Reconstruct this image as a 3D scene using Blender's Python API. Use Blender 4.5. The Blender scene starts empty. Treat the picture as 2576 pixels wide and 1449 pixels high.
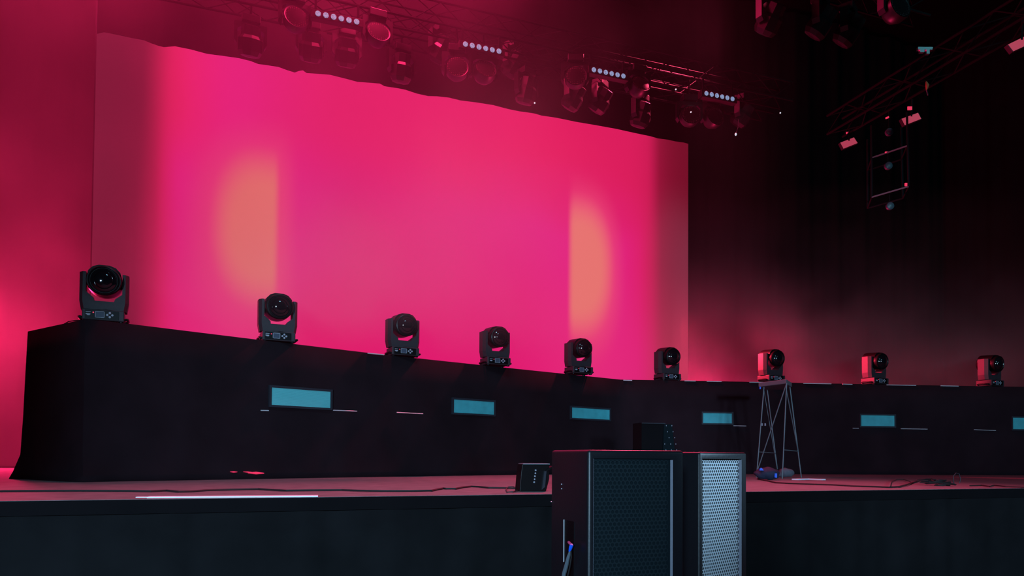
import bpy, bmesh, math, random
from mathutils import Vector, Matrix
random.seed(7)
S = bpy.context.scene
COL = S.collection
R = math.radians

# ------------------------------------------------------------------ camera
EYE = 1.58
F = 1860.0; W = 2576.0; H = 1449.0
PITCH = R(1.5); ROLL = R(0.4); PPY = 1098.3
cam = bpy.data.cameras.new('camera'); camo = bpy.data.objects.new('camera', cam); COL.objects.link(camo)
cam.sensor_fit = 'HORIZONTAL'; cam.sensor_width = 36.0; cam.lens = 36.0 * F / W
cam.shift_y = (PPY - H / 2) / W
cam.clip_start = 0.05; cam.clip_end = 200
CR = Matrix.Rotation(R(90) + PITCH, 3, 'X') @ Matrix.Rotation(ROLL, 3, 'Z')
camo.matrix_world = Matrix.Translation((0, 0, EYE)) @ CR.to_4x4()
S.camera = camo

def ray(px, py):
    return CR @ Vector(((px - W / 2) / F, -(py - PPY) / F, -1.0))
def at(px, py, Y):                      # the point at forward distance Y seen at (px, py)
    d = ray(px, py); return Vector((0, 0, EYE)) + d * (Y / d.y)
def atz(px, py, z):
    d = ray(px, py); return Vector((0, 0, EYE)) + d * ((z - EYE) / d.z)
def onplane(px, py, p, n):
    d = ray(px, py); o = Vector((0, 0, EYE)); return o + d * ((p - o).dot(n) / d.dot(n))

# ------------------------------------------------------------------ world, exposure, lights
S.view_settings.view_transform = 'Standard'; S.view_settings.look = 'None'
S.view_settings.exposure = 0.0; S.view_settings.gamma = 1.0
S.view_settings.use_curve_mapping = False
S.cycles.max_bounces = 5; S.cycles.diffuse_bounces = 2; S.cycles.glossy_bounces = 3
S.cycles.transmission_bounces = 3; S.cycles.volume_bounces = 0; S.cycles.transparent_max_bounces = 8
S.cycles.sample_clamp_indirect = 2.0
S.cycles.caustics_reflective = False; S.cycles.caustics_refractive = False
wd = bpy.data.worlds.new('world'); S.world = wd; wd.use_nodes = True
wd.node_tree.nodes['Background'].inputs[0].default_value = (0.35, 0.6, 1.0, 1)
wd.node_tree.nodes['Background'].inputs[1].default_value = 0.0025

TH = R(20.5)                              # the stage is turned by this much to the camera
E = Vector((math.cos(TH), math.sin(TH), 0)); N = Vector((math.sin(TH), -math.cos(TH), 0))
DECK = 1.2

def lamp(name, kind, loc, power, color, target=None, size=0.3, size_y=None, angle=60, blend=0.6):
    l = bpy.data.lights.new(name, kind); l.energy = power; l.color = color
    o = bpy.data.objects.new(name, l); COL.objects.link(o); o.location = loc
    if kind == 'AREA':
        l.size = size
        if size_y: l.shape = 'RECTANGLE'; l.size_y = size_y
    elif kind == 'SPOT':
        l.spot_size = R(angle); l.spot_blend = blend; l.shadow_soft_size = size
    else: l.shadow_soft_size = size
    if target is not None:
        o.rotation_euler = (Vector(target) - Vector(loc)).to_track_quat('-Z', 'Y').to_euler()
    return o
# cool wash from the front of house, two low spots
WASH = (0.42, 0.72, 1.0)
lamp('front_wash_left', 'SPOT', (-2.5, -10, 3.2), 14500, WASH, (-1.5, 12, 1.7), 0.5, angle=31, blend=0.8)
lamp('front_wash_right', 'SPOT', (5.0, -10, 3.2), 13500, WASH, (7.5, 16, 1.8), 0.5, angle=31, blend=0.8)
# work light at stage left (catches the grille of the right loudspeaker)
lamp('side_wash', 'SPOT', (9.0, 2.4, 4.2), 3600, (0.42, 0.72, 1.0), (1.25, 3.95, 1.72), 0.4, angle=11, blend=1.0)
lamp('floor_fill', 'SPOT', (1, 4, 12), 1700, (0.30, 0.75, 1.0), (0, 10, 1.2), 1.0, angle=70, blend=0.8)  # added cool fill, unseen, to lift the shadowed stage floor
lamp('upper_right_fill', 'SPOT', (12, 1, 11), 2500, (0.25, 0.85, 1.0), (12, 20, 9.5), 1.5, angle=56, blend=0.9)  # added teal fill, unseen, lifts the blacks at upper right
# red back light from the rig above the screen
lamp('red_back_light', 'SPOT', (4.7, 18.2, 12.8), 15000, (1.0, 0.06, 0.16), (0.3, 8.8, 1.2), 0.25, angle=66, blend=0.9)
lamp('red_side_light', 'SPOT', (3.4, 18.3, 5.0), 8000, (1.0, 0.035, 0.09), (9, 17.2, 3.3), 0.3, angle=42)
# red lamps that fill the haze
HZ = (1.0, 0.022, 0.13)
lamp('haze_lamp_low', 'POINT', (-11.7, 17.2, 4.3), 3800, HZ, size=0.5)
lamp('haze_lamp_top', 'POINT', (-7.0, 12.4, 12.6), 1700, HZ, size=0.5)
lamp('haze_lamp_centre', 'POINT', (-2.0, 13.6, 12.6), 1500, HZ, size=0.5)
lamp('haze_lamp_right', 'POINT', (5.0, 19.6, 3.0), 1500, HZ, size=0.4)

# ------------------------------------------------------------------ materials
def s2l(c):
    return tuple(((v / 255) / 12.92 if v / 255 <= 0.04045 else ((v / 255 + 0.055) / 1.055) ** 2.4) for v in c)
def mat(name, col, rough=0.5, metal=0.0, noise=0.0, nscale=8.0, bump=0.0, spec=0.5, emit=None, estr=1.0, sheen=0):
    m = bpy.data.materials.new(name); m.use_nodes = True
    nt = m.node_tree; b = nt.nodes['Principled BSDF']
    b.inputs['Base Color'].default_value = (*col, 1); b.inputs['Roughness'].default_value = rough
    b.inputs['Metallic'].default_value = metal; b.inputs['Specular IOR Level'].default_value = spec
    if sheen: b.inputs['Sheen Weight'].default_value = sheen
    if emit: b.inputs['Emission Color'].default_value = (*emit, 1); b.inputs['Emission Strength'].default_value = estr
    if noise or bump:
        tc = nt.nodes.new('ShaderNodeTexCoord'); n = nt.nodes.new('ShaderNodeTexNoise')
        n.inputs['Scale'].default_value = nscale; n.inputs['Detail'].default_value = 4
        nt.links.new(tc.outputs['Object'], n.inputs['Vector'])
        if noise:
            mr = nt.nodes.new('ShaderNodeMapRange'); mr.inputs[3].default_value = 1 - noise; mr.inputs[4].default_value = 1 + noise
            nt.links.new(n.outputs[0], mr.inputs[0])
            mx = nt.nodes.new('ShaderNodeMix'); mx.data_type = 'RGBA'; mx.blend_type = 'MULTIPLY'
            mx.inputs[0].default_value = 1; mx.inputs[6].default_value = (*col, 1)
            nt.links.new(mr.outputs[0], mx.inputs[7]); nt.links.new(mx.outputs[2], b.inputs['Base Color'])
        if bump:
            bp = nt.nodes.new('ShaderNodeBump'); bp.inputs['Strength'].default_value = bump; bp.inputs['Distance'].default_value = 0.01
            nt.links.new(n.outputs[0], bp.inputs['Height']); nt.links.new(bp.outputs[0], b.inputs['Normal'])
    return m
M = {}
M['cloth'] = mat('black_cloth', (0.0150, 0.0072, 0.0100), 0.95, noise=0.5, nscale=1.3, bump=0.2, spec=0.08)
M['cloth2'] = mat('black_serge', (0.006, 0.005, 0.006), 0.97, noise=0.3, nscale=1.5, spec=0.04)
M['deck'] = mat('stage_deck', (0.15, 0.15, 0.155), 0.85, noise=0.45, nscale=5, bump=0.15, spec=0.15)
M['ground'] = mat('ground', (0.03, 0.03, 0.03), 0.9, noise=0.3)
M['skirt'] = mat('stage_skirt', (0.0075, 0.0072, 0.0082), 0.93, noise=0.5, nscale=2, spec=0.08)
M['body'] = mat('black_lamp_plastic', (0.030, 0.019, 0.024), 0.55, noise=0.25, nscale=30, bump=0.1, spec=0.3)
M['head'] = mat('gloss_black_plastic', (0.0030, 0.0018, 0.0025), 0.45, spec=0.16)
M['glass'] = mat('dark_lens_glass', (0.006, 0.004, 0.006), 0.07, spec=0.8)
M['ring'] = mat('lens_ring', (0.004, 0.003, 0.004), 0.35, spec=0.2)
M['panel'] = mat('panel_print', (0.30, 0.30, 0.36), 0.5)
M['display'] = mat('lamp_display', (0.06, 0.07, 0.10), 0.2)
M['red'] = mat('red_indicator', (0.4, 0.02, 0.05), 0.4, emit=(1, 0.05, 0.12), estr=0.7)
M['chrome'] = mat('steel', (0.55, 0.57, 0.60), 0.3, metal=1)
M['trim'] = mat('aluminium_and_glints', (0.8, 0.85, 0.9), 0.45, metal=0.5)
M['rig'] = mat('rig_black', (0.011, 0.009, 0.011), 0.42, noise=0.2, nscale=20, spec=0.55)
M['dimlamp'] = mat('dim_lamp_face', (0.05, 0.07, 0.09), 0.4)
M['frame'] = mat('dark_frame', (0.020, 0.022, 0.030), 0.5, spec=0.3)
M['diffuser'] = mat('teal_diffuser', (0.05, 0.36, 0.40), 0.7, noise=0.25, nscale=7)
M['slat'] = mat('pale_teal_louvre', (0.12, 0.50, 0.52), 0.6)
M['stand'] = mat('grey_steel_tube', (0.13, 0.17, 0.19), 0.5, metal=0.2)
M['cab'] = mat('speaker_paint', (0.0058, 0.0060, 0.0085), 0.42, noise=0.2, nscale=60, bump=0.05, spec=0.35)
M['grille_shaded'] = mat('grille_shaded_copy', (0.0060, 0.0125, 0.0160), 0.5, metal=0.0, spec=0.3)  # near grille: shade put into the colour of the same steel
M['grille_lit'] = mat('grille_lit_copy', (0.42, 0.46, 0.50), 0.55, metal=0.3)  # far grille: brightness of the side light put into its colour
M['foam'] = mat('speaker_foam', (0.0035, 0.0075, 0.0100), 0.9, spec=0.1)
M['rigglass'] = mat('rig_lens_glass', (0.008, 0.005, 0.007), 0.6, spec=0.1)
M['cable'] = mat('black_cable', (0.006, 0.005, 0.006), 0.7)
M['cablegrey'] = mat('grey_cable', (0.09, 0.11, 0.13), 0.5)
M['white'] = mat('white_tape', (0.85, 0.80, 0.90), 0.6)
M['blue'] = mat('blue_webbing', (0.005, 0.10, 0.75), 0.5)
M['bag'] = mat('navy_bag', (0.010, 0.014, 0.04), 0.8, noise=0.4, nscale=15, bump=0.5)
M['greycloth'] = mat('grey_cloth', (0.10, 0.10, 0.13), 0.9, noise=0.3, nscale=12)
M['pinkplug'] = mat('pink_plug', (0.9, 0.12, 0.35), 0.5)
M['truss'] = mat('truss_tube', (0.0045, 0.0045, 0.006), 0.8, metal=0.0, spec=0.15)
M['strobe'] = mat('strobe_panel_glow', (0.05, 0.02, 0.02), 0.7, emit=s2l((178, 60, 84)), estr=0.9)  # pink light falling on the diffusers is painted as glow
M['red_glow'] = mat('red_led_and_slit_glow', (0.3, 0.0, 0.05), 0.6, emit=(0.9, 0.04, 0.11), estr=0.8)  # for status lamps and for the painted light at the riser foot
M['whiteled'] = mat('white_led', (0.5, 0.5, 0.5), 0.6, emit=(0.55, 0.8, 0.9), estr=0.8)
M['orange'] = mat('orange_strap', (0.8, 0.25, 0.1), 0.6)
# wash-light face: a field of small cells
m = mat('cell_lens', (0.05, 0.04, 0.05), 0.6, spec=0.1); M['cells'] = m
nt = m.node_tree; b = nt.nodes['Principled BSDF']
tc = nt.nodes.new('ShaderNodeTexCoord'); vo = nt.nodes.new('ShaderNodeTexVoronoi'); vo.inputs['Scale'].default_value = 26
vo.inputs['Randomness'].default_value = 0.15
cr = nt.nodes.new('ShaderNodeValToRGB'); cr.color_ramp.elements[0].color = (0.22, 0.14, 0.17, 1); cr.color_ramp.elements[0].position = 0.18
cr.color_ramp.elements[1].color = (0.02, 0.013, 0.016, 1); cr.color_ramp.elements[1].position = 0.34
nt.links.new(tc.outputs['Object'], vo.inputs['Vector']); nt.links.new(vo.outputs['Distance'], cr.inputs[0]); nt.links.new(cr.outputs[0], b.inputs['Base Color'])

# ------------------------------------------------------------------ mesh helpers
class MB:
    def __init__(self): self.v = []; self.f = []
    def box(self, a, b, rot=None, org=(0, 0, 0)):
        n = len(self.v)
        for x in (a[0], b[0]):
            for y in (a[1], b[1]):
                for z in (a[2], b[2]):
                    p = Vector((x, y, z))
                    if rot is not None: p = rot @ (p - Vector(org)) + Vector(org)
                    self.v.append(p)
        for q in ((0, 1, 3, 2), (4, 6, 7, 5), (0, 4, 5, 1), (2, 3, 7, 6), (0, 2, 6, 4), (1, 5, 7, 3)):
            self.f.append([n + i for i in q])
        return self
    def tube(self, pts, r, seg=8, caps=True):
        pts = [Vector(p) for p in pts]; n = len(self.v); k = len(pts)
        rs = r if isinstance(r, (list, tuple)) else [r] * k
        up = None
        for i, p in enumerate(pts):
            t = (pts[min(i + 1, k - 1)] - pts[max(i - 1, 0)]).normalized()
            if up is None:
                up = Vector((0, 0, 1)) if abs(t.z) < 0.9 else Vector((1, 0, 0))
            a = t.cross(up).normalized(); up = a.cross(t).normalized()
            for j in range(seg):
                an = 2 * math.pi * j / seg
                self.v.append(p + (a * math.cos(an) + up * math.sin(an)) * rs[i])
        for i in range(k - 1):
            for j in range(seg):
                q = n + i * seg; jj = (j + 1) % seg
                self.f.append([q + j, q + jj, q + seg + jj, q + seg + j])
        if caps:
            self.f.append([n + j for j in range(seg)][::-1]); self.f.append([n + (k - 1) * seg + j for j in range(seg)])
        return self
    def lathe(self, prof, axis='Y', seg=32, c=(0, 0, 0), sx=1.0, sz=1.0):   # prof: (radius, along axis)
        n = len(self.v); c = Vector(c)
        for r, h in prof:
            for j in range(seg):
                an = 2 * math.pi * j / seg; x = r * math.cos(an) * sx; z = r * math.sin(an) * sz
                p = {'Y': Vector((x, h, z)), 'Z': Vector((x, z, h)), 'X': Vector((h, x, z))}[axis]
                self.v.append(c + p)
        for i in range(len(prof) - 1):
            for j in range(seg):
                q = n + i * seg; jj = (j + 1) % seg
                self.f.append([q + j, q + jj, q + seg + jj, q + seg + j])
        self.f.append([n + j for j in range(seg)]); self.f.append([n + (len(prof) - 1) * seg + j for j in range(seg)][::-1])
        return self
    def prism(self, poly, y0, y1):                                          # poly in x,z, extruded along y
        n = len(self.v); k = len(poly)
        for y in (y0, y1):
            for x, z in poly: self.v.append(Vector((x, y, z)))
        self.f.append([n + i for i in range(k)]); self.f.append([n + k + i for i in range(k)][::-1])
        for i in range(k):
            j = (i + 1) % k; self.f.append([n + i, n + k + i, n + k + j, n + j])
        return self
    def slab(self, poly, z0, z1):                                           # poly in x,y, extruded along z
        n = len(self.v); k = len(poly)
        for z in (z0, z1):
            for x, y in poly: self.v.append(Vector((x, y, z)))
        self.f.append([n + i for i in range(k)]); self.f.append([n + k + i for i in range(k)][::-1])
        for i in range(k):
            j = (i + 1) % k; self.f.append([n + i, n + k + i, n + k + j, n + j])
        return self
    def build(self, name, m, parent=None, bevel=0, smooth=False, loc=None):
        me = bpy.data.meshes.new(name); me.from_pydata([tuple(p) for p in self.v], [], self.f)
        bm = bmesh.new(); bm.from_mesh(me)
        bmesh.ops.recalc_face_normals(bm, faces=bm.faces)
        if bevel: bmesh.ops.bevel(bm, geom=[e for e in bm.edges if e.calc_face_angle(0) > 0.5], offset=bevel, segments=2, profile=0.5, affect='EDGES', clamp_overlap=True)
        bm.to_mesh(me); bm.free()
        if smooth:
            for p in me.polygons: p.use_smooth = True
            try: me.set_sharp_from_angle(angle=R(38))
            except Exception: pass
        me.materials.append(M[m] if isinstance(m, str) else m)
        o = bpy.data.objects.new(name, me); COL.objects.link(o)
        if parent is not None: o.parent = parent
        if loc is not None: o.location = loc
        return o

def tag(o, label=None, cat=None, group=None, kind=None):
    if label: o['label'] = label
    if cat: o['category'] = cat
    if group: o['group'] = group
    if kind: o['kind'] = kind
    return o
def empty(name, loc=(0, 0, 0), rz=0.0):
    o = bpy.data.objects.new(name, None); COL.objects.link(o); o.location = loc; o.rotation_euler = (0, 0, rz)
    o.empty_display_size = 0.1
    return o
def kids(o): return [c for c in COL.objects if c.parent == o]
def copy_tree(o, parent=None, cache={}):
    c = o.copy(); COL.objects.link(c)
    if parent is not None: c.parent = parent
    for k in kids(o):
        if k is not c: copy_tree(k, c)
    return c

# ------------------------------------------------------------------ setting: ground, stage, walls
g = MB().box((-30, -8, -0.2), (35, 34, 0.0)).build('floor', 'ground'); tag(g, kind='structure')
P0 = atz(1380, 1243, DECK)                        # on the front edge of the stage
def st(a, b, z=0.0):                              # stage coordinates: a along the front edge, b upstage
    return P0.xy.to_3d() + E * a - N * b + Vector((0, 0, z))
poly = [st(-16, 0), st(24, 0), st(24, 22), st(-16, 22)]
d = MB().slab([(p.x, p.y) for p in poly], DECK - 0.12, DECK).build('stage_deck', 'deck'); tag(d, kind='structure')
sk = MB(); pl = []
n_ = 420
for i in range(n_ + 1):
    a = -16 + 40 * i / n_; w = 0.016 * math.sin(a * 9.0 + 1.5 * math.sin(a * 2.3)) + 0.012 * math.sin(a * 17)
    pl.append(st(a, 0.05 + w))
back = [st(24, 0.4), st(-16, 0.4)]
sk.slab([(p.x, p.y) for p in pl + back], 0.0, DECK - 0.12)
s_ = sk.build('stage_skirt', 'skirt', smooth=True); tag(s_, kind='structure')
lip = MB(); q = [st(-16, -0.012), st(24, -0.012), st(24, 0.03), st(-16, 0.03)]
o = lip.slab([(p.x, p.y) for p in q], DECK - 0.12, DECK - 0.003).build('trim_1', 'cloth2'); tag(o, kind='structure')

# back, side walls and roof of the stage house
def wall(name, a0, b0, a1, b1, z0, z1, th=0.2, folds=True):
    A = st(a0, b0); B = st(a1, b1); dv = (B - A); L = dv.length; dv.normalize(); nn = Vector((-dv.y, dv.x, 0))
    pts = []; k = int(L / 0.12)
    for i in range(k + 1):
        t = L * i / k; w = (0.07 * math.sin(t * 4.1 + math.sin(t * 1.1)) + 0.04 * math.sin(t * 9.7)) if folds else 0
        p = A + dv * t + nn * w; pts.append((p.x, p.y))
    pts += [(B - nn * th * -1).xy.to_tuple(), (A - nn * th * -1).xy.to_tuple()] if False else [tuple((B + nn * th).xy), tuple((A + nn * th).xy)]
    o = MB().slab(pts, z0, z1).build(name, 'cloth2', smooth=True); tag(o, kind='structure'); return o
wall('wall_back', -15.7, 14.5, 24.0, 14.5, DECK, 17.8)
wall('wall_left', -15.5, 1.0, -15.5, 14.9, DECK, 17.8)
wall('wall_right', 23.3, 14.9, 23.5, 1.0, DECK, 17.8)
cq = [st(-16, -2), st(24, -2), st(24, 15), st(-16, 15)]
o = MB().slab([(p.x, p.y) for p in cq], 18, 18.3).build('ceiling', 'cloth2'); tag(o, kind='structure')

# ------------------------------------------------------------------ LED wall
SM = 0.385                                     # slope of the screen plane
SN = Vector((SM, -1, 0)).normalized(); SE = Vector((1, SM, 0)).normalized()
SP = Vector((0, 17.9, 0))
sl = onplane(233, 560, SP, SN); sr = onplane(1731, 700, SP, SN)
SL = (sr - sl).xy.length
ang = math.atan2(SE.y, SE.x)
ledw = empty('led_wall', (sl.x, sl.y, DECK), ang)
tag(ledw, 'huge led video wall glowing pink with two orange bands, behind the riser', 'screen')
ZT = 11.3 - DECK
MB().box((-0.03, 0.03, 0.0), (SL + 0.03, 0.25, ZT)).build('cabinet_frame', 'frame', ledw)
# picture: coordinates x (metres from the left edge) and z (metres above the deck)
mm = bpy.data.materials.new('led_picture'); mm.use_nodes = True; nt = mm.node_tree; nt.nodes.clear()
def nd(t): return nt.nodes.new(t)
def lk(a, b): nt.links.new(a, b)
out = nd('ShaderNodeOutputMaterial'); em = nd('ShaderNodeEmission'); lk(em.outputs[0], out.inputs[0])
tc = nd('ShaderNodeTexCoord'); sp = nd('ShaderNodeSeparateXYZ'); lk(tc.outputs['Object'], sp.inputs[0])
def sx(px): return (onplane(px, 600, SP, SN) - Vector((sl.x, sl.y, 0))).xy.dot(SE.xy) / SL
def mathn(op, a, b=None, c=None):
    n = nd('ShaderNodeMath'); n.operation = op
    for i, x in enumerate((a, b, c)):
        if x is None: continue
        if isinstance(x, (int, float)): n.inputs[i].default_value = x
        else: lk(x, n.inputs[i])
    return n.outputs[0]
def sstep(x, a, b):
    n = nd('ShaderNodeMapRange'); n.interpolation_type = 'SMOOTHSTEP'
    lk(x, n.inputs[0]); n.inputs[1].default_value = a; n.inputs[2].default_value = b; n.inputs[3].default_value = 0; n.inputs[4].default_value = 1
    if a > b: n.inputs[1].default_value = b; n.inputs[2].default_value = a; n.inputs[3].default_value = 1; n.inputs[4].default_value = 0
    return n.outputs[0]
u = mathn('DIVIDE', sp.outputs[0], SL); z = sp.outputs[2]
def ramp(stops, fac):
    r = nd('ShaderNodeValToRGB'); e = r.color_ramp.elements; r.color_ramp.interpolation = 'B_SPLINE'
    stops = sorted(stops)
    while len(e) < len(stops): e.new(0.5)
    for i, (p, c) in enumerate(stops): e[i].position = max(0, min(1, p)); e[i].color = (*s2l(c), 1)
    lk(fac, r.inputs[0]); return r.outputs[0]
def mix(f, a, b):
    n = nd('ShaderNodeMix'); n.data_type = 'RGBA'
    lk(f, n.inputs[0]); lk(a, n.inputs[6])
    if isinstance(b, tuple): n.inputs[7].default_value = (*s2l(b), 1)
    else: lk(b, n.inputs[7])
    return n.outputs[2]
top = ramp([(0, (96, 24, 46)), (sx(350), (110, 22, 50)), (sx(385), (165, 30, 68)), (sx(420), (224, 34, 92)), (sx(470), (236, 36, 108)), (sx(560), (232, 36, 128)), (sx(660), (232, 36, 124)),
            (sx(850), (230, 34, 104)), (sx(1150), (228, 34, 106)), (sx(1400), (222, 26, 92)), (sx(1560), (218, 28, 92)), (sx(1630), (214, 28, 88)), (sx(1660), (128, 16, 44)), (1, (112, 14, 38))], u)
midr = ramp([(0, (96, 26, 48)), (sx(340), (104, 24, 48)), (sx(385), (170, 30, 70)), (sx(410), (216, 32, 92)), (sx(450), (232, 34, 134)), (sx(520), (226, 40, 124)), (sx(690), (230, 36, 130)),
             (sx(780), (226, 32, 128)), (sx(900), (222, 30, 112)), (sx(1120), (224, 32, 118)), (sx(1300), (224, 34, 124)), (sx(1390), (224, 36, 126)), (sx(1560), (224, 34, 128)), (sx(1610), (222, 30, 104)),
             (sx(1640), (196, 36, 84)), (sx(1665), (140, 40, 66)), (1, (122, 44, 64))], u)
low = ramp([(0, (100, 26, 48)), (sx(340), (120, 24, 54)), (sx(400), (214, 32, 92)), (sx(450), (230, 34, 120)), (sx(600), (232, 50, 124)), (sx(780), (224, 28, 104)), (sx(1000), (224, 26, 108)),
            (sx(1300), (224, 28, 112)), (sx(1400), (228, 36, 120)), (sx(1500), (228, 46, 122)), (sx(1600), (226, 36, 124)), (sx(1640), (210, 44, 100)), (sx(1670), (176, 50, 80)), (1, (166, 50, 78))], u)
def zz(py, px=1000): return onplane(px, py, SP, SN).z - DECK
nz = nd('ShaderNodeTexNoise'); nz.inputs['Scale'].default_value = 0.28; lk(tc.outputs['Object'], nz.inputs['Vector'])
zn = mathn('ADD', z, mathn('MULTIPLY', mathn('SUBTRACT', nz.outputs[0], 0.5), 2.2))
c1 = mix(sstep(zn, zz(560), zz(330)), midr, top)
c2 = mix(sstep(zn, zz(560), zz(900)), c1, low)
# orange band, left: hard right edge, soft left edge
def band(cpx, z_lo, z_hi, L0, L1, R0, R1, src, colr=(232, 114, 112), mx=1.0):
    a = sstep(u, sx(L0), sx(L1)); b2 = sstep(u, sx(R1), sx(R0))
    up = sstep(z, zz(z_hi[0], cpx), zz(z_hi[1], cpx)); dn = sstep(z, zz(z_lo[0], cpx), zz(z_lo[1], cpx))
    f = mathn('MULTIPLY', mathn('MULTIPLY', mathn('MULTIPLY', a, b2), mathn('MULTIPLY', up, dn)), mx)
    return mix(f, src, colr)
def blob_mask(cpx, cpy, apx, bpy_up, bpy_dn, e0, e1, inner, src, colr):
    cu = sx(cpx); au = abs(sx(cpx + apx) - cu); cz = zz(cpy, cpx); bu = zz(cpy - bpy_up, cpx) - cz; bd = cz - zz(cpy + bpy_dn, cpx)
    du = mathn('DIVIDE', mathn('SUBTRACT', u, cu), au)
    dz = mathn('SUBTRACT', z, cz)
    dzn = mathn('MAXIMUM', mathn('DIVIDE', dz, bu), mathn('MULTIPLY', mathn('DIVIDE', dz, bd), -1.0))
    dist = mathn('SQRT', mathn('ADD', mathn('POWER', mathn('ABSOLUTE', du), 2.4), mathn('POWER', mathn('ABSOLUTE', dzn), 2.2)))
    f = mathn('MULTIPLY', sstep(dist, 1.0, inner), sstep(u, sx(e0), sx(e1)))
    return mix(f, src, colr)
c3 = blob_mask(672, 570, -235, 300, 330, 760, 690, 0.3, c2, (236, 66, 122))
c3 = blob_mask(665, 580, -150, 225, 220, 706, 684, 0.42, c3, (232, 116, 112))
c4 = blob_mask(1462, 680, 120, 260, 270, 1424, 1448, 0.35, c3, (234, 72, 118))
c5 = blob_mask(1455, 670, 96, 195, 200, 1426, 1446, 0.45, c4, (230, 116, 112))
lk(c5, em.inputs[0]); em.inputs[1].default_value = 1.0
# faint pixel raster
M['picture'] = mm
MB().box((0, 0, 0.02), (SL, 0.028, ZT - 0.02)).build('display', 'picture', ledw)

# black border cloth over the top of the screen with an uneven hem
hem = [(244, 84), (262, 82), (296, 86), (330, 92), (362, 101), (382, 110), (400, 113), (412, 116), (440, 117), (480, 124), (520, 132), (560, 139), (600, 147), (630, 152), (650, 158), (668, 163), (700, 169), (722, 174), (742, 180), (752, 179), (762, 177), (772, 181),
       (800, 184), (830, 189), (870, 197), (900, 203), (935, 208), (955, 211), (968, 215), (985, 217), (1000, 222), (1020, 226), (1050, 233), (1078, 240), (1100, 243), (1130, 245), (1160, 250), (1200, 257),
       (1240, 265), (1280, 273), (1310, 278), (1322, 282), (1345, 286), (1365, 289), (1385, 292), (1400, 297), (1425, 301), (1450, 304), (1500, 314), (1550, 325), (1600, 334), (1640, 341), (1655, 348), (1680, 352), (1700, 354), (1722, 357), (1734, 363)]
BP = SP + SN * 0.30
bo = empty('border_cloth', (0, 0, 0)); v = []; f = []
bm_ = MB()
k = len(hem); wave = 0
for s in (0, 1):
    for i, (px, py) in enumerate(hem):
        off = SN * (0.035 * math.sin(i * 1.7) - 0.02 * s)
        p = onplane(px, py, BP, SN) + off; bm_.v.append(p); bm_.v.append(Vector((p.x, p.y, 13.2)))
for s in (0, 1):
    for i in range(k - 1):
        a = s * 2 * k + 2 * i; qd = [a, a + 2, a + 3, a + 1]; bm_.f.append(qd if s == 0 else qd[::-1])
for i in range(k - 1):
    a = 2 * i; b2 = 2 * k + 2 * i; bm_.f.append([a, b2, b2 + 2, a + 2]); bm_.f.append([a + 1, a + 3, b2 + 3, b2 + 1])
for i in (0, k - 1):
    a = 2 * i; b2 = 2 * k + 2 * i; bm_.f.append([a, a + 1, b2 + 1, b2])
bpy.data.objects.remove(bo)
o = bm_.build('border_cloth', 'cloth2', smooth=True)
tag(o, 'black border cloth with an uneven hem hanging across the top of the pink screen', 'curtain')

# ------------------------------------------------------------------ riser
RH = 2.14; RZ = DECK + RH
toppx = [(72, 834), (216, 803), (325, 815), (650, 855), (970, 893), (1300, 928), (1560, 955), (1731, 957.5), (2100, 965), (2400, 970.5), (2700, 975)]
TP = [atz(x, y, RZ) for x, y in toppx]
TP[0] = TP[1] + Vector((-1.35, 0.62, 0)) * 1.0
TP[0] = atz(72, 834, RZ)
riser = empty('stage_riser', (TP[1].x, TP[1].y, DECK)); inv = riser.location.copy()
tag(riser, 'long black cloth covered riser crossing the stage under the row of moving lights', 'riser')
def L(p): return p - inv
front = [p.copy() for p in TP]
# the platform behind the cloth: one top board per bay
backs = []
for i, p in enumerate(front):
    nrm = Vector((-0.62, 0.78, 0)) if i <= 5 else (Vector((-0.25, 0.97, 0)) if i == 6 else Vector((-0.1, 1, 0)))
    backs.append(p + nrm * (1.15 if i else 0.25) + (Vector((-.35, .1, 0)) if i == 1 else Vector()))
for i in range(1, len(front) - 1):
    a, b2, c, d2 = front[i], front[i + 1], backs[i + 1], backs[i]
    MB().slab([tuple(L(p).xy) for p in (a, b2, c, d2)], RH - 0.10, RH - 0.004).build('deck_panel', 'frame', riser)
# cloth fascia with slight folds, flaring at the foot, windows cut as separate bays
fas = MB(); rows = [0.0, 0.10, 0.35, 0.9, 1.25, 1.7, RH]; cols = []
for i in range(len(front) - 1):
    a, b2 = front[i], front[i + 1]; L_ = (b2 - a).xy.length; kk = max(2, int(L_ / 0.22)); dv = (b2 - a).normalized(); nn = Vector((dv.y, -dv.x, 0))
    for j in range(kk + (1 if i == len(front) - 2 else 0)): cols.append((a + dv * (L_ * j / kk), nn, i + j / kk))
cols = [(front[0] + Vector((0.15, 0.9, 0)), Vector((-1, 0, 0)), -0.5)] + cols
for p, nn, t in cols:
    for r_, zr in enumerate(rows):
        w = 0.018 * math.sin(t * 21.0 + 0.6 * zr) * (1 - zr / RH)
        fl = (0.10 if t < 1.2 else 0.03) * max(0, 1 - zr / 0.35) ** 2
        if t <= 0: fl = 0.09 * max(0, 1 - zr / 0.45) ** 1.6 + 0.03 * (1 - zr / RH); 
        q = L(p) + nn * (w + fl); 
        if t <= 0: q += Vector((-0.75, 0, 0)) * (fl)
        fas.v.append(Vector((q.x, q.y, zr)))
nr = len(rows)
for i in range(len(cols) - 1):
    for r_ in range(nr - 1): fas.f.append([i * nr + r_, (i + 1) * nr + r_, (i + 1) * nr + r_ + 1, i * nr + r_ + 1])
fo = fas.build('fascia_cloth', 'cloth', riser, smooth=True)
sm = fo.modifiers.new('thick', 'SOLIDIFY'); sm.thickness = 0.01; sm.offset = -1
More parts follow.
